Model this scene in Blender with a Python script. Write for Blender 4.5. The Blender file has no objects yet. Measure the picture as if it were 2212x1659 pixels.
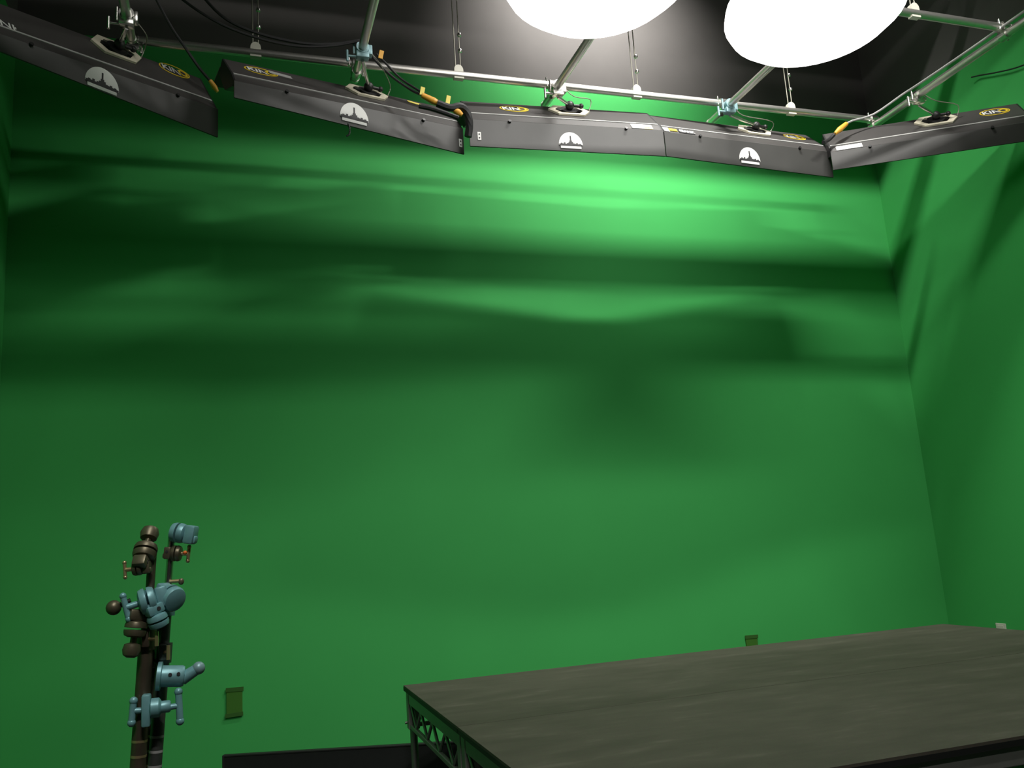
import bpy, bmesh, math, random
from mathutils import Vector, Matrix
random.seed(7)
R = math.radians
S = bpy.context.scene
COL = S.collection

# ------------------------------------------------------------------ materials
def mat(name, col, rough=.6, metal=0., spec=.5, noise=0., nscale=20., bump=0., emit=None, estr=0., coat=0.):
    m = bpy.data.materials.new(name); m.use_nodes = True
    nt = m.node_tree; b = nt.nodes['Principled BSDF']
    b.inputs['Base Color'].default_value = (*col, 1)
    b.inputs['Roughness'].default_value = rough
    b.inputs['Metallic'].default_value = metal
    b.inputs['Specular IOR Level'].default_value = spec
    if coat: b.inputs['Coat Weight'].default_value = coat
    if emit:
        b.inputs['Emission Color'].default_value = (*emit, 1); b.inputs['Emission Strength'].default_value = estr
    if noise or bump:
        tc = nt.nodes.new('ShaderNodeTexCoord'); n = nt.nodes.new('ShaderNodeTexNoise')
        n.inputs['Scale'].default_value = nscale; n.inputs['Detail'].default_value = 4
        nt.links.new(tc.outputs['Object'], n.inputs['Vector'])
        if noise:
            r = nt.nodes.new('ShaderNodeMix'); r.data_type = 'RGBA'
            r.inputs['A'].default_value = (*[c*(1-noise) for c in col], 1)
            r.inputs['B'].default_value = (*[min(1, c*(1+noise)) for c in col], 1)
            nt.links.new(n.outputs['Fac'], r.inputs['Factor']); nt.links.new(r.outputs['Result'], b.inputs['Base Color'])
        if bump:
            bp = nt.nodes.new('ShaderNodeBump'); bp.inputs['Strength'].default_value = bump; bp.inputs['Distance'].default_value = .004
            nt.links.new(n.outputs['Fac'], bp.inputs['Height']); nt.links.new(bp.outputs['Normal'], b.inputs['Normal'])
    return m

def stage_mat():
    m = mat('scuffed_stage_paint', (.075, .07, .056), rough=.62, spec=.35)
    nt = m.node_tree; b = nt.nodes['Principled BSDF']
    tc = nt.nodes.new('ShaderNodeTexCoord')
    mp = nt.nodes.new('ShaderNodeMapping'); mp.inputs['Scale'].default_value = (1.1, 3.2, 1)
    nt.links.new(tc.outputs['Object'], mp.inputs['Vector'])
    n = nt.nodes.new('ShaderNodeTexNoise'); n.inputs['Scale'].default_value = 2.6; n.inputs['Detail'].default_value = 7; n.inputs['Roughness'].default_value = .62
    nt.links.new(mp.outputs['Vector'], n.inputs['Vector'])
    cr = nt.nodes.new('ShaderNodeValToRGB')
    e = cr.color_ramp.elements
    e[0].position = .36; e[0].color = (.074, .066, .052, 1)
    e[1].position = .76; e[1].color = (.140, .126, .102, 1)
    x = cr.color_ramp.elements.new(.58); x.color = (.092, .082, .065, 1)
    nt.links.new(n.outputs['Fac'], cr.inputs['Fac'])
    # fine grit
    n2 = nt.nodes.new('ShaderNodeTexNoise'); n2.inputs['Scale'].default_value = 260
    nt.links.new(tc.outputs['Object'], n2.inputs['Vector'])
    mx = nt.nodes.new('ShaderNodeMix'); mx.data_type = 'RGBA'; mx.blend_type = 'OVERLAY'; mx.inputs['Factor'].default_value = .3
    nt.links.new(cr.outputs['Color'], mx.inputs['A']); nt.links.new(n2.outputs['Color'], mx.inputs['B'])
    nt.links.new(mx.outputs['Result'], b.inputs['Base Color'])
    return m

GREEN = (.050, .385, .090)
M = dict(
    green=mat('chroma_green_paint', GREEN, rough=.75, spec=.25, noise=.05, nscale=1.7),
    floor=mat('dark_floor_paint', (.045, .045, .042), rough=.6, spec=.3, noise=.12, nscale=2.5),
    black=mat('black_wall_paint', (.012, .012, .014), rough=.9, spec=.2),
    ceil=mat('black_ceiling_paint', (.105, .099, .096), rough=.95, spec=.1, noise=.1, nscale=3),
    pipe=mat('galvanised_pipe', (.72, .70, .66), rough=.34, metal=.95, noise=.1, nscale=30),
    hous=mat('black_fixture_shell', (.050, .047, .045), rough=.46, spec=.5, noise=.12, nscale=9),
    flap=mat('black_flap_board', (.050, .049, .047), rough=.5, spec=.5, noise=.18, nscale=5, bump=.05),
    tube=mat('unlit_lamp_tube', (.65, .65, .62), rough=.3),
    cream=mat('cream_mount_plate', (.58, .54, .42), rough=.5),
    blackm=mat('black_metal', (.014, .014, .014), rough=.45, spec=.5),
    rubber=mat('black_rubber', (.016, .016, .017), rough=.55, spec=.4),
    yellow=mat('yellow_print', (.72, .52, .03), rough=.5),
    white=mat('white_print', (.72, .72, .70), rough=.55),
    greyp=mat('grey_print', (.34, .34, .33), rough=.6),
    ink=mat('dark_print', (.03, .03, .032), rough=.6),
    orange=mat('orange_plug', (.72, .36, .04), rough=.45),
    tag=mat('yellow_cable_tag', (.72, .60, .12), rough=.6),
    steel=mat('bright_steel', (.75, .74, .70), rough=.26, metal=1.),
    bluec=mat('pale_blue_clamp', (.26, .42, .45), rough=.4, metal=.25),
    teal=mat('teal_painted_casting', (.19, .41, .44), rough=.38, metal=.2, noise=.2, nscale=40),
    bronze=mat('dull_bronze_casting', (.15, .132, .085), rough=.42, metal=.6, noise=.2, nscale=40),
    brass=mat('pale_brass', (.62, .47, .26), rough=.35, metal=.75),
    pole=mat('tarnished_stand_pole', (.15, .12, .085), rough=.4, metal=.7, noise=.3, nscale=25),
    poleg=mat('grey_stand_pole', (.11, .12, .11), rough=.42, metal=.6, noise=.25, nscale=25),
    redor=mat('orange_dot', (.85, .18, .03), rough=.5),
    alu=mat('stage_aluminium', (.34, .34, .33), rough=.36, metal=.85, noise=.1, nscale=15),
    alug=mat('dull_stage_frame', (.30, .295, .28), rough=.45, metal=.4, noise=.15, nscale=12),
    dark=mat('dark_frame', (.07, .068, .062), rough=.5, metal=.3),
    stage=stage_mat(),
    edge=mat('black_panel_edge', (.012, .012, .012), rough=.6),
    case=mat('black_case_board', (.016, .017, .017), rough=.6, spec=.3, noise=.15, nscale=30),
    olive=mat('olive_green_tape', (.048, .155, .020), rough=.8, spec=.2, noise=.06, nscale=10),
    olived=mat('dark_olive_tape', (.036, .115, .020), rough=.8, spec=.2),
    plate=mat('white_wall_plate', (.62, .60, .52), rough=.45),
    slot=mat('plate_slot', (.05, .05, .05), rough=.6),
    grey=mat('grey_plastic', (.38, .38, .37), rough=.5),
    wire=mat('steel_safety_wire', (.30, .29, .24), rough=.5, metal=.5),
)
def lampmat(name, col, s):
    m = bpy.data.materials.new(name); m.use_nodes = True
    nt = m.node_tree; nt.nodes.remove(nt.nodes['Principled BSDF'])
    e = nt.nodes.new('ShaderNodeEmission'); e.inputs['Color'].default_value = (*col, 1); e.inputs['Strength'].default_value = s
    nt.links.new(e.outputs['Emission'], nt.nodes['Material Output'].inputs['Surface'])
    return m
LAMP = lampmat('glowing_lantern_cloth', (1, .975, .93), 4.2)
STRIP = lampmat('glowing_strip_cover', (1, .975, .93), 4.)

# ------------------------------------------------------------------ mesh builder
class MB:
    def __init__(s): s.bm = bmesh.new()
    def box(s, c, d, rot=None, bev=0):
        r = bmesh.ops.create_cube(s.bm, size=1); vs = r['verts']
        bmesh.ops.scale(s.bm, vec=Vector(d), verts=vs)
        if bev:
            es = list({e for v in vs for e in v.link_edges})
            rr = bmesh.ops.bevel(s.bm, geom=es, offset=bev, segments=2, affect='EDGES', profile=.5)
            vs = list({v for f in rr['faces'] for v in f.verts} | {v for v in vs if v.is_valid})
        mtx = Matrix.Translation(Vector(c)) @ (rot.to_4x4() if rot else Matrix())
        bmesh.ops.transform(s.bm, matrix=mtx, verts=vs)
        return s
    def cyl(s, a, b, r, r2=None, n=16, cap=True):
        a, b = Vector(a), Vector(b); d = b-a; L = d.length
        if L < 1e-6: return s
        q = d.to_track_quat('Z', 'Y').to_matrix().to_4x4()
        res = bmesh.ops.create_cone(s.bm, cap_ends=cap, segments=n, radius1=r, radius2=r if r2 is None else r2, depth=L)
        bmesh.ops.transform(s.bm, matrix=Matrix.Translation((a+b)/2) @ q, verts=res['verts'])
        return s
    def sph(s, c, r, sc=(1, 1, 1), n=16):
        res = bmesh.ops.create_uvsphere(s.bm, u_segments=n, v_segments=max(6, n//2), radius=r)
        bmesh.ops.transform(s.bm, matrix=Matrix.Translation(Vector(c)) @ Matrix.Diagonal((*sc, 1)), verts=res['verts'])
        return s
    def tube(s, pts, r, n=8):
        pts = smooth([Vector(p) for p in pts])
        rings = []; up = Vector((0, 0, 1))
        for i, p in enumerate(pts):
            t = (pts[min(i+1, len(pts)-1)] - pts[max(i-1, 0)]).normalized()
            x = t.cross(up)
            if x.length < .05: x = t.cross(Vector((0, 1, 0)))
            x.normalize(); y = t.cross(x).normalized()
            rings.append([s.bm.verts.new(p + (x*math.cos(2*math.pi*k/n) + y*math.sin(2*math.pi*k/n))*r) for k in range(n)])
        for a, b in zip(rings[:-1], rings[1:]):
            for k in range(n): s.bm.faces.new((a[k], a[(k+1) % n], b[(k+1) % n], b[k]))
        s.bm.faces.new(rings[0]); s.bm.faces.new(rings[-1][::-1])
        return s
    def loft(s, A, B):
        """solid between two polygons with the same count"""
        va = [s.bm.verts.new(Vector(p)) for p in A]; vb = [s.bm.verts.new(Vector(p)) for p in B]
        k = len(va)
        for i in range(k): s.bm.faces.new((va[i], va[(i+1) % k], vb[(i+1) % k], vb[i]))
        s.bm.faces.new(va[::-1]); s.bm.faces.new(vb)
        return s
    def lathe(s, prof, c, axis=(0, 0, 1), n=24):
        q = Vector(axis).to_track_quat('Z', 'Y').to_matrix()
        rings = []
        for (r, z) in prof:
            rings.append([s.bm.verts.new(Vector(c) + q @ Vector((r*math.cos(2*math.pi*k/n), r*math.sin(2*math.pi*k/n), z))) for k in range(n)])
        for a, b in zip(rings[:-1], rings[1:]):
            for k in range(n): s.bm.faces.new((a[k], a[(k+1) % n], b[(k+1) % n], b[k]))
        if prof[0][0] > 1e-4: s.bm.faces.new(rings[0][::-1])
        if prof[-1][0] > 1e-4: s.bm.faces.new(rings[-1])
        return s
    def build(s, name, m, parent=None, sm=False, label=None):
        bmesh.ops.recalc_face_normals(s.bm, faces=s.bm.faces)
        me = bpy.data.meshes.new(name); s.bm.to_mesh(me); s.bm.free()
        me.materials.append(m)
        if sm:
            for p in me.polygons: p.use_smooth = True
            if hasattr(me, 'set_sharp_from_angle'): me.set_sharp_from_angle(angle=R(40))
        o = bpy.data.objects.new(name, me); COL.objects.link(o)
        if parent: o.parent = parent
        if label: o['label'] = label
        return o

def smooth(pts, k=4):
    if len(pts) < 3: return pts
    out = []
    for i in range(len(pts)-1):
        p0, p1, p2, p3 = pts[max(i-1, 0)], pts[i], pts[i+1], pts[min(i+2, len(pts)-1)]
        for j in range(k):
            t = j/k
            out.append(.5*((2*p1) + (-p0+p2)*t + (2*p0-5*p1+4*p2-p3)*t*t + (-p0+3*p1-3*p2+p3)*t**3))
    out.append(pts[-1]); return out

def thing(name, label, cat, loc=(0, 0, 0), rz=0, group=None):
    o = bpy.data.objects.new(name, None); COL.objects.link(o); o.empty_display_size = .1
    o.location = loc; o.rotation_euler = (0, 0, rz); o['label'] = label; o['category'] = cat
    if group: o['group'] = group
    return o
def tag(o, label, cat, group=None):
    o['label'] = label; o['category'] = cat
    if group: o['group'] = group
    return o
def struct(o, label):
    o['kind'] = 'structure'; o['label'] = label; return o
def dup(root, label, loc=None):
    r = root.copy(); COL.objects.link(r); r['label'] = label
    if loc: r.location = loc
    for ch in list(root.children):
        c = ch.copy(); COL.objects.link(c); c.parent = r
        for g in list(ch.children):
            d = g.copy(); COL.objects.link(d); d.parent = c
    return r
def text_mesh(txt, size, m, name, parent, mtx, label=None, bold=0.0):
    cu = bpy.data.curves.new('lettering', 'FONT'); cu.body = txt; cu.size = size; cu.align_x = 'CENTER'; cu.align_y = 'CENTER'
    cu.extrude = .0008; cu.offset = bold
    t = bpy.data.objects.new('lettering', cu); COL.objects.link(t)
    dg = bpy.context.evaluated_depsgraph_get(); me = bpy.data.meshes.new_from_object(t.evaluated_get(dg))
    bpy.data.objects.remove(t); bpy.data.curves.remove(cu)
    me.transform(mtx); me.materials.clear(); me.materials.append(m)
    o = bpy.data.objects.new(name, me); COL.objects.link(o); o.parent = parent
    if label: o['label'] = label
    return o

# ------------------------------------------------------------------ room shell
XL, XR, YB, YF, ZG, ZC = -1.515, 6.215, 6.55, -4.0, 5.57, 7.6     # ZG: top of the green paint
def slab(name, c, d, m, label):
    return struct(MB().box(c, d).build(name, m), label)
XM, YM, ZM = (XL+XR)/2, (YB+YF)/2, (ZG+ZC)/2
slab('floor', (XM, YM, -.05), (XR-XL+.4, YB-YF+.4, .1), M['floor'], 'dark painted studio floor under the stage')
slab('ceiling', (XM, YM, ZC+.05), (XR-XL+.4, YB-YF+.4, .1), M['ceil'], 'black painted studio ceiling above the pipe grid')
slab('wall_back', (XM, YB+.05, ZG/2), (XR-XL+.2, .1, ZG), M['green'], 'chroma green back wall crossed by soft shadow bands')
slab('wall_back_upper', (XM, YB+.05, ZM), (XR-XL+.2, .1, ZC-ZG), M['ceil'], 'black painted top of the back wall above the green')
slab('wall_left', (XL-.05, (YB+1.2)/2, ZG/2), (.1, YB-1.2, ZG), M['green'], 'chroma green left side wall')
slab('wall_left_upper', (XL-.05, YM, ZM), (.1, YB-YF, ZC-ZG), M['ceil'], 'black painted top of the left wall above the green')
slab('wall_right', (XR+.05, YM, ZG/2), (.1, YB-YF, ZG), M['green'], 'chroma green right side wall')
slab('wall_right_upper', (XR+.05, YM, ZM), (.1, YB-YF, ZC-ZG), M['ceil'], 'black painted top of the right wall above the green')
slab('wall_front', (XM, YF-.05, ZC/2), (XR-XL+.2, .1, ZC), M['black'], 'black wall behind the photographer')
slab('wall_left_black', (XL-.05, (YF+1.2)/2, ZG/2), (.1, 1.2-YF, ZG), M['black'], 'black stretch of the left wall behind the photographer')

# ------------------------------------------------------------------ wall plates
def taped_cover(x, z, w, h, label):
    t = thing('outlet_cover', label, 'outlet cover', (x, YB, z), 0, 'taped outlet covers on the back wall')
    MB().box((0, -.006, 0), (w, .012, h), bev=.003).build('cover_sheet', M['olive'], t)
    MB().box((.002, -.0135, h/2-.012), (w+.012, .003, .028), Matrix.Rotation(R(1.5), 3, 'Y')).build('tape_strip', M['olived'], t)
    MB().box((-.002, -.0135, -h/2+.012), (w+.012, .003, .026), Matrix.Rotation(R(-2), 3, 'Y')).build('tape_strip', M['olived'], t)
    return t
taped_cover(-.002, .603, .106, .19, 'larger olive green taped cover low on the green wall, left of the stage')
taped_cover(4.13, .585, .112, .15, 'small olive green taped cover on the green wall just above the stage edge')
t = thing('wall_plate', 'small white plate low on the right green wall above the stage corner', 'wall plate', (XR, 5.97, .565))
MB().box((-.004, 0, 0), (.008, .10, .075), bev=.002).build('plate_face', M['plate'], t)
MB().box((-.0095, 0, 0), (.003, .062, .045), bev=.0012).build('raised_cover', M['plate'], t)

# ------------------------------------------------------------------ stage decks
ZD = .75
def deck(y0, y1, label, lead):
    """y0 near edge, y1 far edge ; local origin at the left-near corner on the floor"""
    W = 4.0; D = y1-y0
    yaw = R(-1.0)
    t = thing('stage_deck', label, 'stage deck', (lead, y0, 0), yaw, 'stage deck sections')
    g = .004
    p = MB().box((W/2, D/2, ZD-.008), (W-g, D-g, .016)).build('top_panel', M['stage'], t)
    e = MB()
    for (cx, cy, dx, dy) in ((W/2, .008, W-g, .012), (W/2, D-.008, W-g, .012), (.008, D/2, .012, D-g), (W-.008, D/2, .012, D-g)):
        e.box((cx, cy, ZD-.020), (dx+.002, dy+.002, .020))
    e.build('panel_edge', M['edge'], p)
    zt, zb = ZD-.064, ZD-.225       # chord centres
    def side(a, b, hole=False):
        a, b = Vector(a), Vector(b); d = (b-a); L = d.length; d.normalize()
        rot = Matrix.Rotation(math.atan2(d.y, d.x), 3, 'Z'); mid = (a+b)/2
        f = MB(); f.box((mid.x, mid.y, zt), (L, .028, .070), rot, .004); f.box((mid.x, mid.y, zb), (L, .022, .024), rot, .003)
        f.build('truss_chord', M['alug'], t)
        n = max(2, round(L/.29)); rods = MB()
        for i in range(n):
            p0 = a + d*(L*i/n); p1 = a + d*(L*(i+.5)/n); p2 = a + d*(L*(i+1)/n)
            z1, z2 = zt-.033, zb+.01
            rods.cyl((p0.x, p0.y, z1), (p1.x, p1.y, z2), .0085, n=10); rods.cyl((p1.x, p1.y, z2), (p2.x, p2.y, z1), .0085, n=10)
        rods.build('truss_web', M['alu'], t, sm=True)
    i = .03
    side((i, i+.05, 0), (i, D-i-.05, 0)); side((W-i, i+.05, 0), (W-i, D-i-.05, 0))
    side((i+.05, i, 0), (W-i-.05, i, 0)); side((i+.05, D-i, 0), (W-i-.05, D-i, 0))
    for x in (.045, W-.045):
        for y in (.045, D-.045):
            MB().box((x, y, ZD-.135), (.066, .066, .215), bev=.005).build('corner_casting', M['alug'], t)
            l = MB().cyl((x, y, .012), (x, y, ZD-.2), .022, n=18).build('leg', M['alu'], t, sm=True)
            MB().cyl((x, y, 0), (x, y, .03), .03, .026, n=18).build('leg_foot', M['rubber'], l, sm=True)
            MB().cyl((x-.036, y, zb+.02), (x-.05, y, zb+.02), .009, n=10).build('leg_lock_bolt', M['steel'], t, sm=True)
    return t
deck(3.925, 5.355, 'far half of the scuffed dark stage platform, nearest the green wall', .935)
deck(2.505, 3.925, 'near half of the scuffed dark stage platform, at the bottom of the photo', .91)
# paint chips lying on the deck are part of its wear; two small gaffer scraps
# ------------------------------------------------------------------ low black case behind the stage
c = thing('folded_panel', 'low black panel standing on edge on the floor between stage and green wall', 'panel', (.853, 5.858, 0), math.atan2(5.615-6.192, 1.433+.065))
MB().box((0, 0, .172), (1.98, .036, .316), bev=.004).build('panel_board', M['case'], c)
MB().box((0, 0, .325), (1.985, .042, .012), bev=.003).build('top_trim', M['edge'], c)
for s_ in (-1, 1):
    MB().box((s_*.985, 0, .165), (.014, .044, .33), bev=.003).build('end_trim', M['edge'], c)
    f = MB().box((s_*.72, 0, .012), (.05, .30, .024), bev=.004); f.box((s_*.72, .06, .06), (.03, .06, .10), bev=.004); f.box((s_*.72, -.06, .06), (.03, .06, .10), bev=.004)
    f.build('panel_foot', M['blackm'], c)

# ------------------------------------------------------------------ pipe grid
ZX, ZY, RP = 4.92, 4.862, .029
def pipe_x(y, x0, x1, label):
    t = thing('cross_pipe', label, 'pipe', ((x0+x1)/2, y, ZX), 0, 'grid pipes across the ceiling')
    L = (x1-x0)/2
    MB().cyl((-L, 0, 0), (L, 0, 0), RP, n=24).build('pipe_tube', M['pipe'], t, sm=True)
    for s in (-1, 1): MB().cyl((s*(L-.01), 0, 0), (s*(L+.006), 0, 0), RP+.003, n=24).build('pipe_end_cap', M['pipe'], t, sm=True)
    return t
pipe_x(5.5, -.62, 5.30, 'long galvanised cross pipe running above all five light banks')
pipe_x(4.15, -.62, 5.32, 'galvanised cross pipe at the top right corner, beyond the bright lamp')
PX = [(-.600, 5.40), (.842, 5.60), (2.318, 5.70), (3.785, 5.72), (5.262, 5.53)]
PL = ['galvanised pipe above the leftmost black light bank', 'galvanised pipe holding the second light bank from the left',
      'galvanised pipe running into the left glowing lamp', 'galvanised pipe running into the right glowing lamp',
      'galvanised pipe at the far right above the angled light bank']
for (x, y1), lb in zip(PX, PL):
    t = thing('grid_pipe', lb, 'pipe', (x, y1, ZY), 0, 'grid pipes running towards the camera')
    MB().cyl((0, 0, 0), (0, -7.2, 0), RP, n=24).build('pipe_tube', M['pipe'], t, sm=True)
    MB().cyl((0, .004, 0), (0, -.02, 0), RP+.003, n=24).build('pipe_end_cap', M['pipe'], t, sm=True)

def coupler(x, y, label):
    t = thing('pipe_coupler', label, 'clamp', (x, y, (ZX+ZY)/2), 0, 'couplers where grid pipes cross')
    MB().cyl((-.03, 0, .029), (.03, 0, .029), RP+.011, n=18).build('coupler_jaw', M['steel'], t, sm=True)
    MB().cyl((0, -.03, -.029), (0, .03, -.029), RP+.010, n=18).build('coupler_jaw', M['steel'], t, sm=True)
    MB().cyl((-.055, -.02, .0), (-.055, -.02, .075), .008, n=10).box((-.05, 0, .03), (.04, .05, .02), bev=.003).build('coupler_bolt', M['steel'], t, sm=True)
    MB().cyl((.05, .02, -.05), (.05, .02, .05), .008, n=10).box((.045, 0, 0), (.035, .05, .02), bev=.003).build('coupler_bolt', M['steel'], t, sm=True)
    return t
CL = ['steel coupler at the left end of the long cross pipe', 'steel coupler on the cross pipe above the second light bank',
      'steel coupler on the cross pipe above the middle light bank', 'steel coupler on the cross pipe above the fourth light bank',
      'steel coupler at the right end of the long cross pipe']
for (x, y1), lb in zip(PX, CL): coupler(x, 5.5 if x < 5 else 5.5, lb)
for (x, y1), lb in list(zip(PX, CL))[4:]: coupler(x, 4.15, 'steel coupler joining two pipes at the top right corner')

def hanger(x, y, lean, label, nc):
    t = thing('pipe_hanger', label, 'hanger', (x, y, ZX), 0, 'rod hangers holding the grid pipes')
    cl = MB(); n = 10
    prof = [Vector((.034*math.cos(math.pi*k/n), 0, .034+.04*math.sin(math.pi*k/n))) for k in range(n+1)]
    poly = [Vector((.036, 0, -.034))] + prof + [Vector((-.036, 0, -.034))]
    cl.loft([p+Vector((0, -.02, 0)) for p in poly], [p+Vector((0, .02, 0)) for p in poly])
    cl.build('hanger_clamp', M['plate'], t, sm=True)
    for s in (-1, 1):
        MB().cyl((s*.018, 0, .06), (s*.024+lean, 0, ZC-ZX), .0042, n=8).build('hanger_rod', M['wire'], t, sm=True)
    for k in range(nc):
        z = .20+.13*k
        MB().lathe([(.004, -.016), (.014, -.010), (.017, 0), (.014, .010), (.004, .016)], (.02+lean*z/.65, 0, z), n=10).build('rod_nut', M['steel'], t, sm=True)
    return t
hanger(.164, 5.5, .0, 'white rod hanger at the left, above the second light bank', 2)
hanger(1.582, 5.5, .01, 'white rod hanger above the gap between second and third light banks', 2)
hanger(3.016, 5.5, .015, 'thin rod hanger between the two glowing lamps', 2)
hanger(4.436, 5.5, .02, 'rod hanger with three bright nuts, below the right glowing lamp', 3)
hanger(4.47, 4.15, .02, 'rod hanger on the pipe at the top right corner', 1)

# ------------------------------------------------------------------ light banks
def oval_pts(cx, cy, a, b, n=40): return [(cx+a*math.cos(2*math.pi*k/n), cy+b*math.sin(2*math.pi*k/n)) for k in range(n)]
def bank(loc, yaw, L, th, hl, hr, label, group, emblem=None, oval=None, plate=None, pipe=None, clampmat='steel', bevel=.075, W=.27, tagx=None, stickers=()):
    t = thing('light_bank', label, 'light fixture', loc, yaw, group)
    th = R(th); cd, sd = math.cos(th), math.sin(th)
    D = Vector((0, cd, sd)); N = Vector((0, -sd, cd))
    h = lambda x: hl+(hr-hl)*(x/L+.5)
    def bk(x, d, off=0): return Vector((x, .05, h(x)+bevel)) + D*d + N*off
    def bv(x, f, off=0):   # bevel strip
        n = Vector((0, -bevel, .05)).normalized()
        return Vector((x, .05*f, h(x)+bevel*f)) + n*off
    # housing: bevel + back + thickness
    def sect(x):
        P = bk(x, 0)
        return [Vector((x, .004, h(x))), P, bk(x, W), bk(x, W, -.10), bk(x, .06, -.13), Vector((x, .03, h(x)-.02))]
    H = L/2-.012
    MB().loft(sect(-H), sect(H)).build('housing', M['hous'], t)
    # ridge trim along the top front edge
    MB().loft([bk(-H, -.004, .004), bk(-H, .012, .004), bk(-H, .012, -.004), bk(-H, -.004, -.004)],
              [bk(H, -.004, .004), bk(H, .012, .004), bk(H, .012, -.004), bk(H, -.004, -.004)]).build('edge_trim', M['grey'], t)
    for s in (-1, 1):
        x = s*(L/2-.006)
        MB().loft([p+Vector((-.006, 0, 0)) for p in sect(x)], [p+Vector((.006, 0, 0)) for p in sect(x)]).build('end_cap', M['blackm'], t)
    # lamp tubes in the open underside
    for k in range(4):
        d = .07+k*.065
        MB().cyl(bk(-H+.05, d, -.118), bk(H-.05, d, -.128), .012, n=12).build('lamp_tube', M['tube'], t, sm=True)
    # barn door flaps
    x0, x1 = -L/2, L/2
    MB().loft([Vector((x0, 0, 0)), Vector((x0, .012, 0)), Vector((x0, .012, h(x0)+.012)), Vector((x0, -.002, h(x0)))],
              [Vector((x1, 0, 0)), Vector((x1, .012, 0)), Vector((x1, .012, h(x1)+.012)), Vector((x1, -.002, h(x1)))]).build('front_flap', M['flap'], t)
    def rf(x): 
        a = bk(x, W, -.06); b = a + (D*.5-N).normalized()*.17; e = D*.012
        return [a, a+e, b+e, b]
    MB().loft(rf(x0), rf(x1)).build('rear_flap', M['flap'], t)
    for f in (-.3, .3):
        p = Vector((f*L, -.004, h(f*L)-.004))
        MB().cyl(p, p+Vector((0, -.012, .004)), .012, n=12).build('flap_hinge', M['blackm'], t, sm=True)
    # skyline emblem on the front flap
    if emblem:
        ex, ez, r = emblem
        y = -.004
        n = 28
        disc = [Vector((ex+r*math.cos(math.pi*k/n), y, ez+r*.26+r*1.12*math.sin(math.pi*k/n))) for k in range(n+1)]
        e = MB().loft(disc, [p+Vector((0, .004, 0)) for p in disc]).build('emblem', M['white'], t, label='white half disc emblem with a dark skyline')
        sk = MB(); rnd = random.Random(3)
        hs = [.12, .2, .14, .26, .12, .2, .3, .95, .34, .2, .16, .24, .13, .18, .1]
        for k, hh in enumerate(hs):
            x = ex + r*(-.9+1.8*k/(len(hs)-1)); w = r*.135
            if k == 7: w = r*.1
            sk.box((x, y-.0012, ez+r*.26+r*hh*.42), (w, .002, r*hh*.84))
        sk.box((ex, y-.0012, ez+r*.25), (r*1.9, .002, r*.10)); sk.box((ex, y-.0013, ez+r*.26+r*.2), (r*.2, .002, r*.4))
        sk.build('skyline', M['ink'], e)
        MB().box((ex, y, ez+r*.08), (r*1.72, .003, r*.2)).build('caption_bar', M['white'], e)
    if tagx is not None:
        g = MB().box((tagx, -.003, .078), (.026, .004, .062), bev=.0015).build('end_tag', M['white'], t, label='small white tag near the end of the flap')
        for z in (.063, .091): MB().cyl((tagx, -.004, z), (tagx, -.0062, z), .006, n=10).build('tag_mark', M['ink'], g)
    # yellow oval badge on the back
    rot = Matrix((Vector((1, 0, 0)), D, N)).transposed()
    if oval:
        ox, od = oval; a, b = .112, .062
        o = MB()
        for k in range(44):
            a0, a1 = 2*math.pi*k/44, 2*math.pi*(k+1)/44
            q = [(ox+s*math.cos(u), od+sb*math.sin(u)) for (s, sb, u) in ((a, b, a0), (a, b, a1), (a-.009, b-.009, a1), (a-.009, b-.009, a0))]
            o.loft([bk(x, d, .001) for x, d in q], [bk(x, d, .003) for x, d in q])
        ob = o.build('oval_badge', M['yellow'], t, label='yellow oval badge')
        mt = Matrix.Translation(bk(ox-.025, od, .002)) @ rot.to_4x4()
        text_mesh('KIN', .082, M['white'], 'badge_letters', ob, mt, bold=.0018)
        mt = Matrix.Translation(bk(ox+.063, od, .002)) @ rot.to_4x4()
        text_mesh('O', .088, M['yellow'], 'badge_letters', ob, mt, bold=.003)
    # stickers
    for (kind, x, f, w, hh, txt, m) in stickers:
        F = bv if kind == 'bevel' else bk
        ax = (F(x, .6)-F(x, .4)).normalized(); nn = Vector((1, 0, 0)).cross(ax)
        rt = Matrix((Vector((1, 0, 0)), ax, nn)).transposed()
        s = MB().box(F(x, f, .0015), (w, hh, .002), rt).build('sticker', M[m], t, label='white printed sticker' if m != 'hous' else None)
        if txt:
            text_mesh(txt[0], txt[1], M[txt[2]], 'sticker_letters', s, Matrix.Translation(F(x, f, .0032)) @ rt.to_4x4(), bold=.001)
    # mount plate: cream hexagonal frame, ball joint, stem and pipe clamp
    if plate:
        px, pd = plate; a, b = .165, .092
        hexo = [(-a, 0), (-a*.62, -b), (a*.62, -b), (a, 0), (a*.62, b), (-a*.62, b)]
        pf = MB()
        for k in range(6):
            q = [hexo[k], hexo[(k+1) % 6], tuple(.68*v for v in hexo[(k+1) % 6]), tuple(.68*v for v in hexo[k])]
            pf.loft([bk(px+x, pd+d, .002) for x, d in q], [bk(px+x, pd+d, .016) for x, d in q])
        mp = pf.build('mount_plate', M['cream'], t, label='cream hexagonal mounting plate')
        ct = bk(px, pd, .0)
        c3 = MB().cyl(bk(px, pd, .0), bk(px, pd, .022), .066, n=20)
        c3.box(bk(px, pd, .012), (.2, .035, .018), rot, .003)
        c3.build('mount_boss', M['blackm'], mp, sm=True)
        bl = MB(); bl.sph(bk(px, pd, .05), .034); bl.cyl(bk(px+.02, pd, .05), bk(px+.085, pd, .05), .012, n=10); bl.sph(bk(px+.09, pd, .05), .02)
        bl.build('swivel_knob', M['blackm'], t, sm=True)
        # pipe position in local frame
        inv = Matrix.Rotation(-yaw, 3, 'Z')
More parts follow.
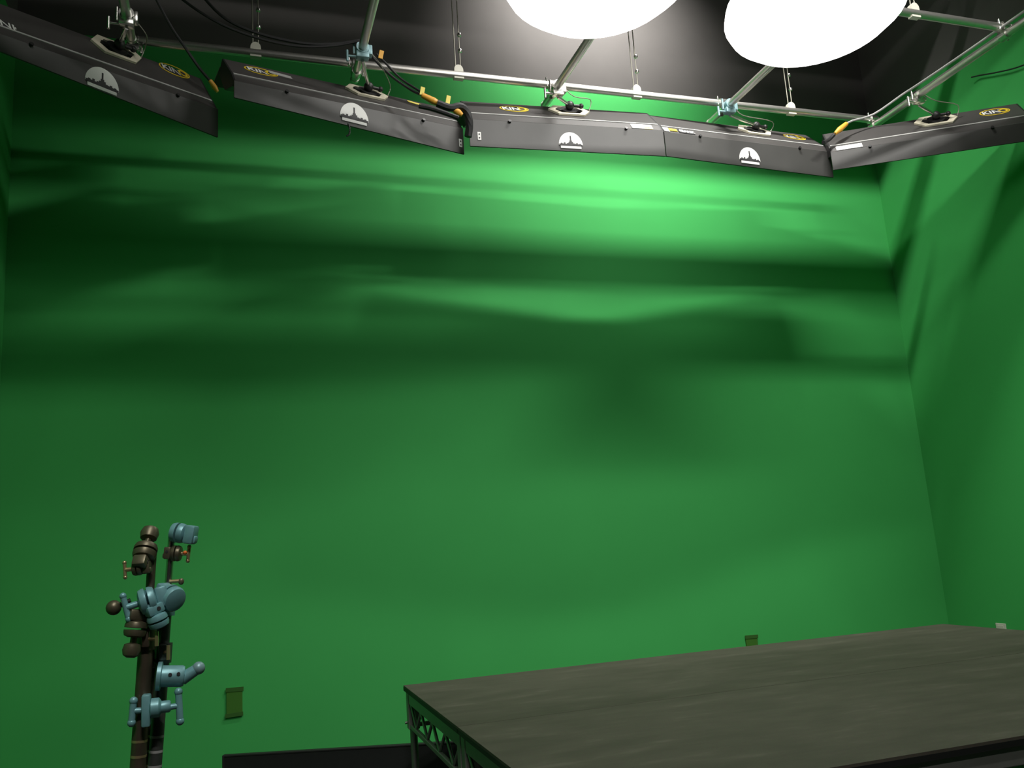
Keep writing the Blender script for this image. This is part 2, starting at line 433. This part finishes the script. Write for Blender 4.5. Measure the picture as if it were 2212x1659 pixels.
        pc = inv @ (Vector(pipe)-Vector(loc)); base = bk(px, pd, .05)
        pdn = pc + Vector((0, 0, -RP-.055))
        st = MB(); st.cyl(base, pdn, .012, n=12); st.build('stem', M['steel'], t, sm=True)
        ax = (inv @ Vector((0, 1, 0)))
        cb = MB(); cb.cyl(pc-ax*.034, pc+ax*.034, RP+.014, n=18)
        cr = Matrix.Rotation(-yaw, 3, 'Z')
        cb.box(pc+Vector((0, 0, -.05)), (.085, .06, .045), cr, .006); cb.box(pc+cr @ Vector((.05, 0, -.012)), (.03, .055, .07), cr, .005)
        cb.cyl(pc+cr @ Vector((-.055, 0, -.04)), pc+cr @ Vector((-.055, 0, .05)), .008, n=10)
        clamp = cb.build('pipe_clamp', M[clampmat], t, sm=True)
        hd = MB(); hd.cyl(pc+cr @ Vector((-.04, .0, -.06)), pc+cr @ Vector((-.105, .0, -.06)), .008, n=10)
        hd.cyl(pc+cr @ Vector((-.10, 0, -.10)), pc+cr @ Vector((-.10, 0, -.02)), .009, n=10)
        hd.build('clamp_handle', M[clampmat], clamp, sm=True)
        sw = MB().tube([pc+Vector((.05, 0, .0)), pc+Vector((.13, .0, -.07)), base+Vector((.17, .0, .06)), bk(px+.16, pd, .02)], .0035, n=6)
        sw.build('safety_cable', M['wire'], t, sm=True)
    return t, bk

G = 'black light banks in the overhead row'
F1, bk1 = bank((-.689, 5.132, 4.32), R(35.86), 1.5, 58, .09, .20, 'leftmost and darkest black light bank, tilted down at upper left', G,
     emblem=(-.042, .006, .103), oval=(.54, .24), plate=(.13, .22), pipe=(-.600, 5.15, ZY), clampmat='steel',
     stickers=[('back', -.60, .045, .29, .07, ('4BANK', .085, 'white'), 'ink')])
F2, bk2 = bank((.811, 5.287, 4.32), R(17.66), 1.657, 48, .11, .20, 'grey sheened light bank, second from left, with orange plugged cables', G,
     emblem=(-.032, .028, .103), oval=(-.60, .17), plate=(.16, .20), pipe=(.842, 5.22, ZY), clampmat='bluec', tagx=.800,
     stickers=[('back', -.46, .19, .17, .05, None, 'greyp'), ('back', .57, .22, .15, .035, None, 'tag')])
F3, bk3 = bank((2.358, 5.361, 4.32), R(-3.5), 1.498, 47, .205, .205, 'middle black light bank hanging level under the left glowing lamp', G,
     emblem=(.003, .020, .092), oval=(-.36, .16), plate=(.07, .17), pipe=(2.318, 5.42, ZY), clampmat='steel', tagx=-.68,
     stickers=[('bevel', .59, .50, .17, .062, None, 'white'), ('bevel', .635, .28, .07, .03, None, 'tag')])
F4, bk4 = bank((3.912, 5.374, 4.32), R(4.32), 1.603, 46, .195, .225, 'fourth black light bank from the left, with pale blue pipe clamp', G,
     emblem=(-.032, .024, .100), oval=(.60, .16), plate=(.19, .17), pipe=(3.785, 5.42, ZY), clampmat='bluec',
     stickers=[('bevel', -.765, .5, .05, .06, None, 'white'), ('bevel', -.70, .55, .07, .035, None, 'yellow'), ('bevel', -.58, .5, .14, .05, ('4BANK', .045, 'white'), 'ink')])
F5, bk5 = bank((5.257, 4.932, 4.32), R(-30.31), 1.5, 47, .15, .15, 'rightmost light bank, angled towards the right wall, with a white strip label', G,
     oval=(.55, .17), plate=(.11, .17), pipe=(5.262, 4.99, ZY), clampmat='steel',
     stickers=[('bevel', -.60, .45, .20, .055, None, 'white')])
# added unseen batten, placed to cast the narrow dark band on the back wall
t = thing('added_shade_batten', 'added black batten out of view, shading a band on the back wall', 'batten', (2.9, 5.05, 6.10))
MB().cyl((-3.6, 0, 0), (3.2, 0, 0), .047, n=18).build('batten_tube', M['case'], t, sm=True)
for x in (-3.3, -1.1, 1.1, 2.9): MB().cyl((x, 0, .04), (x, 0, ZC-6.10), .004, n=8).build('batten_line', M['rubber'], t)

def border(y, z, h, label):  # added unseen cloths that block the strip lights from parts of the wall
    t = thing('added_shade_cloth', label, 'cloth', (2.3, y, z), 0, 'added black cloths out of view, shading the back wall')
    MB().box((0, 0, h/2), (7.3, .006, h)).build('cloth_strip', M['case'], t)
    MB().cyl((-3.68, 0, h+.005), (3.68, 0, h+.005), .012, n=10).build('cloth_batten', M['blackm'], t, sm=True)
    for x in (-3.4, -1.1, 1.1, 3.4): MB().cyl((x, 0, h), (x, 0, ZC-z), .003, n=6).build('cloth_line', M['rubber'], t)
border(3.6, 4.90, .22, 'lowest added black shade cloth, narrow, out of view above the grid pipes')
border(3.62, 5.676, .80, 'wide added black shade cloth, out of view over the lowest one')
border(5.2, 6.267, .95, 'added black shade cloth near the back wall, out of view above the light banks')

# ------------------------------------------------------------------ cables
def cable(name, pts, r, label, group=None, m='rubber'):
    return tag(MB().tube(pts, r).build(name, M[m], None, sm=True), label, 'cable', group)
def plug(name, a, b, r, m, label, cat='connector', group=None):
    t = MB().cyl(a, Vector(a).lerp(Vector(b), .6), r*.75, r, n=12); t.cyl(Vector(a).lerp(Vector(b), .6), b, r, r*.55, n=12)
    return tag(t.build(name, M[m], None, sm=True), label, cat, group)
cable('power_cable', [(-.52, 5.0, 5.15), (-.43, 5.0, 4.92), (-.34, 5.0, 4.73), (-.26, 5.0, 4.60), (-.18, 5.03, 4.49), (-.115, 5.07, 4.43)], .009, 'black cable dropping to the orange plug on the leftmost light bank')
plug('cable_plug', (-.118, 5.07, 4.435), (-.075, 5.08, 4.37), .017, 'orange', 'orange plug on the corner of the leftmost light bank')
cable('power_cable', [(-.30, 5.2, 5.30), (-.16, 5.2, 5.09), (-.02, 5.2, 4.95), (.18, 5.2, 4.875), (.44, 5.2, 4.842), (.65, 5.2, 4.862), (.83, 5.2, 4.915)], .010, 'upper of two black cables swagging from upper left to a clamp')
cable('power_cable', [(-.42, 5.2, 5.20), (-.28, 5.2, 5.05), (-.05, 5.2, 4.91), (.21, 5.2, 4.835), (.44, 5.2, 4.818), (.66, 5.2, 4.852), (.82, 5.19, 4.90)], .009, 'lower of two black cables swagging from upper left to a clamp')
cable('power_cable', [(.93, 5.35, 4.90), (.96, 5.35, 4.86), (1.07, 5.35, 4.755), (1.19, 5.3, 4.64), (1.235, 5.22, 4.57)], .009, 'black cable slanting down to the second light bank, left of its twin')
cable('power_cable', [(.96, 5.35, 4.92), (1.02, 5.35, 4.86), (1.12, 5.35, 4.755), (1.22, 5.28, 4.64), (1.26, 5.2, 4.56)], .008, 'black cable slanting down to the second light bank, right of its twin')
plug('cable_plug', (1.23, 5.2, 4.555), (1.365, 5.2, 4.495), .024, 'orange', 'larger orange plug on top of the second light bank')
cable('power_cable', [(1.36, 5.2, 4.497), (1.41, 5.2, 4.488), (1.45, 5.2, 4.475)], .017, 'short grey cable between two orange plugs', None, 'grey')
plug('cable_plug', (1.44, 5.2, 4.475), (1.505, 5.2, 4.435), .024, 'orange', 'smaller orange plug at the right end of the second light bank')
cable('header_cable', [(1.33, 5.19, 4.50), (1.42, 5.19, 4.475), (1.49, 5.2, 4.50), (1.545, 5.22, 4.475), (1.565, 5.24, 4.40), (1.555, 5.26, 4.31)], .026, 'thick black cable looping over the end of the second light bank')
cable('header_cable', [(1.20, 5.18, 4.46), (1.28, 5.17, 4.445), (1.38, 5.17, 4.42), (1.47, 5.18, 4.40)], .016, 'thick black cable lying along the top of the second light bank')
for p, lb in (((1.235, 5.2, 4.585), 'yellow tag sticking up at the left orange plug'), ((1.412, 5.2, 4.54), 'yellow tag sticking up between the two orange plugs'), ((.965, 5.2, 4.825), 'orange tag hanging by the pale blue clamp')):
    tag(MB().box(p, (.03, .006, .062), Matrix.Rotation(R(12), 3, 'Y'), .002).build('cable_tag', M['orange' if p[0] < 1 else 'tag'], None), lb, 'tag', 'tags on the lighting cables')
cable('power_cable', [(4.50, 5.25, 4.52), (4.60, 5.3, 4.575), (4.66, 5.3, 4.625)], .015, 'thick black cable leaving the fourth light bank')
plug('cable_plug', (4.80, 5.3, 4.735), (4.67, 5.3, 4.635), .024, 'orange', 'yellow plug near the right end of the long cross pipe')
cable('power_cable', [(4.80, 5.3, 4.735), (4.87, 5.3, 4.77), (5.05, 5.25, 4.82), (5.18, 5.05, 4.90), (5.20, 4.9, 4.905), (5.21, 4.4, 4.90), (5.22, 3.9, 4.905)], .009, 'thin grey cable running along the far right pipe', None, 'grey')
cable('wall_cable', [(6.17, 5.25, 5.28), (6.19, 5.18, 5.26), (6.19, 5.0, 5.185), (6.19, 4.77, 5.11), (6.19, 4.3, 5.02)], .006, 'thin dark cable drooping along the top of the right wall')
cable('loose_wire', [(.735, 5.25, 4.325), (.745, 5.25, 4.29), (.74, 5.25, 4.25), (.722, 5.25, 4.235)], .006, 'short loose wire dangling below the skyline emblem of the second bank')

# ------------------------------------------------------------------ glowing lantern lamps
def lantern(loc, label):
    t = thing('lantern_lamp', label, 'lamp', loc, 0, 'glowing lantern lamps')
    r, h = .56, .12
    prof = [(.02, -h-.05), (r*.45, -h-.045), (r*.8, -h-.01), (r*.95, -h*.5), (r, 0), (r*.97, h*.6), (r*.85, h), (.05, h+.01)]
    MB().lathe(prof, (0, 0, 0), n=40).build('diffuser', LAMP, t, sm=True, label='glowing white diffuser')
    MB().lathe([(.05, h+.012), (.07, h+.012), (.07, h+.05), (.02, h+.06), (.02, h+.012)], (0, 0, 0), n=20).build('lamp_cap', M['blackm'], t, sm=True)
    MB().cyl((0, 0, h+.05), (0, 0, ZC-loc[2]), .008, n=8).build('hanging_cable', M['rubber'], t, sm=True)
    return t
lantern((2.00, 3.95, 4.70), 'left of the two glowing white lamps at the top edge')
lantern((3.50, 3.98, 4.70), 'right of the two glowing white lamps at the top edge')

# ------------------------------------------------------------------ added strip lights, all out of view (light sources)
def area(name, loc, target, sx, sy, power, col=(1, .975, .93), parent=None):
    l = bpy.data.lights.new(name, 'AREA'); l.shape = 'RECTANGLE'; l.size = sx; l.size_y = sy; l.energy = power; l.color = col
    o = bpy.data.objects.new(name, l); COL.objects.link(o)
    d = Vector(target)-Vector(loc)
    z = -d.normalized(); x = Vector((1, 0, 0)); x = (x - z*x.dot(z)).normalized(); y = z.cross(x)
    o.matrix_basis = Matrix.Translation(loc) @ Matrix((x, y, z)).transposed().to_4x4()
    return o
KA, KB, KC, KW, SPR = 112, 102, 140, 72, R(105)
def strip(loc, target, L, w, power, label, spread=None):
    t = thing('added_strip_light', label, 'lamp', loc, 0, 'added strip lights out of view')
    d = (Vector(target)-Vector(loc)).normalized(); y = d.cross(Vector((1, 0, 0))).normalized()
    rot = Matrix((Vector((1, 0, 0)), y, -d)).transposed()
    if rot.determinant() < 0: rot = Matrix((Vector((1, 0, 0)), -y, -d)).transposed()
    b = MB(); b.box(-d*.03, (L+.06, w+.03, .03), rot, .004); b.build('strip_housing', M['blackm'], t)
    MB().cyl(-d*.03, (0, 0, ZC-loc[2]), .02, n=12).build('ceiling_bracket', M['blackm'], t)
    o = area('added_strip_tube', Vector((0, 0, 0)), Vector(target)-Vector(loc), L, w, power); o.parent = t
    if spread: o.data.spread = spread
    return t
strip((3.1, 1.5, 6.3), (2.8, 6.55, 2.6), 3.4, .14, KA, 'added strip light hung high out of view, aimed at the green back wall', SPR)  # added lamp, placed for the shadow bands and lower wall
strip((3.6, 4.25, 7.3), (3.6, 6.55, 4.2), 1.6, .085, KB, 'added unseen strip light under the ceiling, aimed down at the green back wall', SPR)  # added lamp, placed to brighten the upper green wall
strip((3.5, 5.35, 7.35), (3.6, 6.55, 6.15), 2.4, .10, KW, 'added unseen strip light under the ceiling, brightening the dark top of the back wall', R(64))  # added wash standing in for lens glare around the lanterns
strip((.2, -.8, 5.2), (.5, 2.6, .9), 1.2, .12, 24, 'added unseen strip light over the photographer, brightening the light stands', R(80))  # added fill to lift the stands and grip heads
strip((1.2, .4, 7.2), (1.6, 3.6, 0), 2.4, .25, KC, 'added unseen fill strip light under the ceiling over the stage front')  # added fill for the deck and lower wall

# ------------------------------------------------------------------ light stands at lower left
def lean(x0, y0, ax, ay): return lambda z: Vector((x0+ax*(z-1.03), y0+ay*(z-1.03), z))
def stand(f, zl, zm, zt, m, m2, label, rot, rl=.0175):
    b = f(0); t = thing('light_stand', label, 'light stand', (b.x, b.y, 0), 0, 'nested light stands at lower left')
    g = lambda z: f(z)-Vector((b.x, b.y, 0))
    MB().cyl(g(.12), g(zl), rl, n=20).build('lower_column', M[m], t, sm=True)
    MB().cyl(g(zl-.05), g(zm), rl*.8, n=20).build('middle_riser', M[m2], t, sm=True)
    MB().cyl(g(zm-.05), g(zt), rl*.58, n=16).build('top_riser', M['steel' if m == 'poleg' else m2], t, sm=True)
    for z in (zl, zm):
        c = MB(); c.cyl(g(z-.028), g(z+.022), rl*1.28, n=20); c.box(g(z)+Vector((0, -rl*1.3, 0)), (.02, .022, .04), bev=.004)
        cc = c.build('riser_collar', M['teal' if z == zm else m], t, sm=True)
        k = MB(); p = g(z)+Vector((0, -rl*1.3, 0)); q = p+Vector((.03*math.cos(rot), -.025, 0)); k.cyl(p, q, .0045, n=8); k.cyl(q+Vector((0, 0, -.018)), q+Vector((0, 0, .018)), .005, n=8)
        k.build('collar_handle', M['brass'], cc, sm=True)
    for a in (0, 120, 240):
        u = Vector((math.cos(R(a)+rot), math.sin(R(a)+rot), 0))
        MB().tube([g(.34)+u*.02, g(.30)+u*.10, Vector((0, 0, .05))+u*.40, Vector((0, 0, .014))+u*.52], .0115, n=10).build('leg', M[m], t, sm=True)
    # measuring bands on the column
    bd = MB()
    for k in range(3):
        z = 1.015+.036*k; bd.cyl(g(z), g(z+.006), rl*1.03, n=20)
    bd.build('band_mark', M['brass' if m == 'pole' else 'grey'], t, sm=True)
    return t
fA = lean(-.234, 2.50, .055, 0); fB = lean(-.196, 2.535, .065, 0); fC = lean(-.215, 2.565, .055, 0)
stand(fA, 1.34, 1.44, 1.56, 'pole', 'pole', 'front left stand of the nested light stands, brown pole', R(20), .019)
stand(fB, 1.30, 1.42, 1.603, 'poleg', 'poleg', 'right stand of the nested light stands, with the tall teal head', R(60), .017)
stand(fC, 1.28, 1.36, 1.46, 'pole', 'poleg', 'rear stand of the nested light stands, half hidden', R(100), .017)

def grip_head(loc, ry, rz, m, mk, label, sc=1.0, knob='T', disc=.031):
    """two round jaw plates on an axle with a knob on one side and a square receiver block on the other (local x is the axle)"""
    t = thing('grip_head', label, 'grip head', loc, 0, 'grip heads on the nested light stands')
    t.rotation_euler = (0, ry, rz)
    a = MB(); a.lathe([(disc*.55, -.022), (disc*.9, -.018), (disc, -.010), (disc, -.003), (disc*.4, -.002)], (0, 0, 0), (1, 0, 0), 28).build('jaw_plate', M[m], t, sm=True)
    a = MB(); a.lathe([(disc*.4, .002), (disc, .003), (disc, .010), (disc*.9, .018), (disc*.55, .022)], (0, 0, 0), (1, 0, 0), 28).build('jaw_plate', M[m], t, sm=True)
    b = MB(); b.box((-.036, 0, 0), (.030, .036, .052), bev=.006); b.box((-.036, 0, -.012), (.040, .022, .02), bev=.004)
    r = b.build('receiver_block', M[m], t, sm=True)
    MB().cyl((-.036, -.0181, .006), (-.036, -.0195, .006), .006, n=12).build('receiver_hole', M['ink'], r, sm=True)
    k = MB(); k.cyl((.02, 0, 0), (.05, 0, 0), .0085, n=12)
    if knob == 'T': k.cyl((.052, 0, -.03), (.052, 0, .03), .0075, n=12); k.sph((.052, 0, -.03), .009, n=10); k.sph((.052, 0, .03), .009, n=10)
    elif knob == 'ball': k.sph((.062, 0, 0), .021, n=16)
    elif knob == 'round': k.lathe([(.010, .036), (.021, .040), (.024, .055), (.020, .068), (.010, .074)], (0, 0, 0), (1, 0, 0), 18)
    if knob != 'none': k.build('tightening_knob', M[mk], t, sm=True)
    else: k.bm.free()
    t.scale = (sc, sc, sc)
    return t
grip_head((-.222, 2.49, 1.562), R(-60), R(72), 'bronze', 'bronze', 'round bronze grip head on top of the front left stand', 1.0, 'round', .030)
grip_head((-.141, 2.52, 1.607), R(-12), R(158), 'teal', 'teal', 'topmost teal grip head on the right stand', .95, 'none', .028)
grip_head((-.147, 2.525, 1.553), R(6), R(-14), 'bronze', 'brass', 'bronze grip head with pale brass lever just below the topmost teal head', .62, 'T', .034)
tag(MB().sph((-.124, 2.50, 1.553), .0055, n=12).build('orange_marker', M['redor'], None, sm=True), 'tiny orange dot on the brass lever of the right stand', 'marker')
grip_head((-.238, 2.475, 1.520), R(4), R(168), 'bronze', 'brass', 'small bronze grip head with brass handle, left of the stand tops', .62, 'T', .03)
grip_head((-.212, 2.455, 1.436), R(14), R(186), 'teal', 'teal', 'wide teal grip head facing the camera at the middle of the stands', 1.0, 'T', .034)
grip_head((-.155, 2.47, 1.438), R(20), R(-50), 'teal', 'bronze', 'teal grip head with big round jaw, right of the middle cluster', 1.0, 'none', .033)
grip_head((-.186, 2.45, 1.385), R(70), R(30), 'teal', 'teal', 'angled teal grip head with dark hole, below the middle cluster', .85, 'none', .03)
grip_head((-.240, 2.462, 1.368), R(80), R(205), 'bronze', 'bronze', 'dull bronze grip head on the front left pole, below the middle teal heads', .95, 'round', .029)
t = thing('ball_knob', 'dark round knob sticking out left of the middle teal heads', 'knob', (-.293, 2.47, 1.425))
MB().sph((0, 0, 0), .019, n=16).build('knob_ball', M['bronze'], t, sm=True); MB().cyl((0, 0, 0), (.04, 0, .014), .007, n=10).build('knob_stem', M['blackm'], t, sm=True)
# junior receiver knuckle
t = thing('stand_knuckle', 'teal barrel shaped knuckle with a pin sticking out to the right', 'knuckle', (-.182, 2.49, 1.243))
a = MB(); a.lathe([(.010, -.01), (.036, -.008), (.036, .002), (.027, .004), (.027, .052), (.024, .058), (.012, .06)], (0, 0, 0), (1, 0, -.10), 28); a.build('knuckle_barrel', M['teal'], t, sm=True)
MB().cyl((.052, 0, -.012), (.088, -.004, .008), .017, .014, n=16).build('knuckle_pin', M['teal'], t, sm=True)
MB().sph((.093, -.005, .011), .0165, n=16).build('pin_tip', M['bluec'], t, sm=True)
for x in (.025, .045): MB().cyl((x, -.0255, .004), (x, -.0285, .004), .0045, n=10).build('set_screw', M['ink'], t, sm=True)
# lower clamp with two T handles
t = thing('stand_clamp', 'lowest teal clamp on the stands, with a handle at each end', 'clamp', (-.205, 2.47, 1.166))
a = MB(); a.box((-.008, 0, 0), (.022, .034, .078), bev=.005); a.lathe([(.014, .0), (.024, .004), (.024, .022), (.015, .028), (.015, .046), (.012, .05)], (0, -.004, .004), (1, 0, 0), 24); a.build('clamp_body', M['teal'], t, sm=True)
for s, x, hh in ((-1, -.042, .026), (1, .072, .036)):
    k = MB(); k.cyl((0, 0, 0), (x, 0, .002), .0075, n=12); k.cyl((x, 0, -hh), (x-.004*s, 0, hh), .0085, n=12); k.sph((x, 0, -hh), .0105, n=12); k.sph((x-.004*s, 0, hh), .0105, n=12)
    k.build('clamp_handle', M['teal'], t, sm=True)
t = thing('thumb_screw', 'small brass thumb screw on the right pole below the brass lever', 'screw', (-.163, 2.515, 1.480))
MB().cyl((0, 0, 0), (.024, -.004, .0), .0045, n=10).build('screw_shaft', M['brass'], t, sm=True); MB().sph((.029, -.005, -.002), .0075, (1, .6, 1.2), n=12).build('screw_head', M['bronze'], t, sm=True)

# ------------------------------------------------------------------ world and camera
w = bpy.data.worlds.new('studio_dark'); S.world = w; w.use_nodes = True
w.node_tree.nodes['Background'].inputs['Color'].default_value = (0, 0, 0, 1)
cam = bpy.data.cameras.new('camera'); co = bpy.data.objects.new('camera', cam); COL.objects.link(co)
X = Vector((0.95084389, -0.30200746, -0.06846458))   # image-right in world
Dn = Vector((-0.00659612, 0.20128601, -0.9795103))   # image-down in world
Fw = Vector((0.30960038, 0.93181298, 0.18939949))    # viewing direction
rot = Matrix((X, -Dn, -Fw)).transposed()
co.matrix_world = Matrix.Translation((0, 0, 1.5)) @ rot.to_4x4()
cam.sensor_width = 36; cam.lens = 1854/2212*36; cam.clip_start = .05; cam.clip_end = 100
S.camera = co
S.view_settings.view_transform = 'Standard'; S.view_settings.look = 'None'
S.view_settings.exposure = 0; S.view_settings.gamma = 1; S.view_settings.use_curve_mapping = False
S.cycles.max_bounces = 8; S.cycles.diffuse_bounces = 5; S.cycles.glossy_bounces = 4
S.cycles.use_denoising = True
S.cycles.sample_clamp_indirect = 5
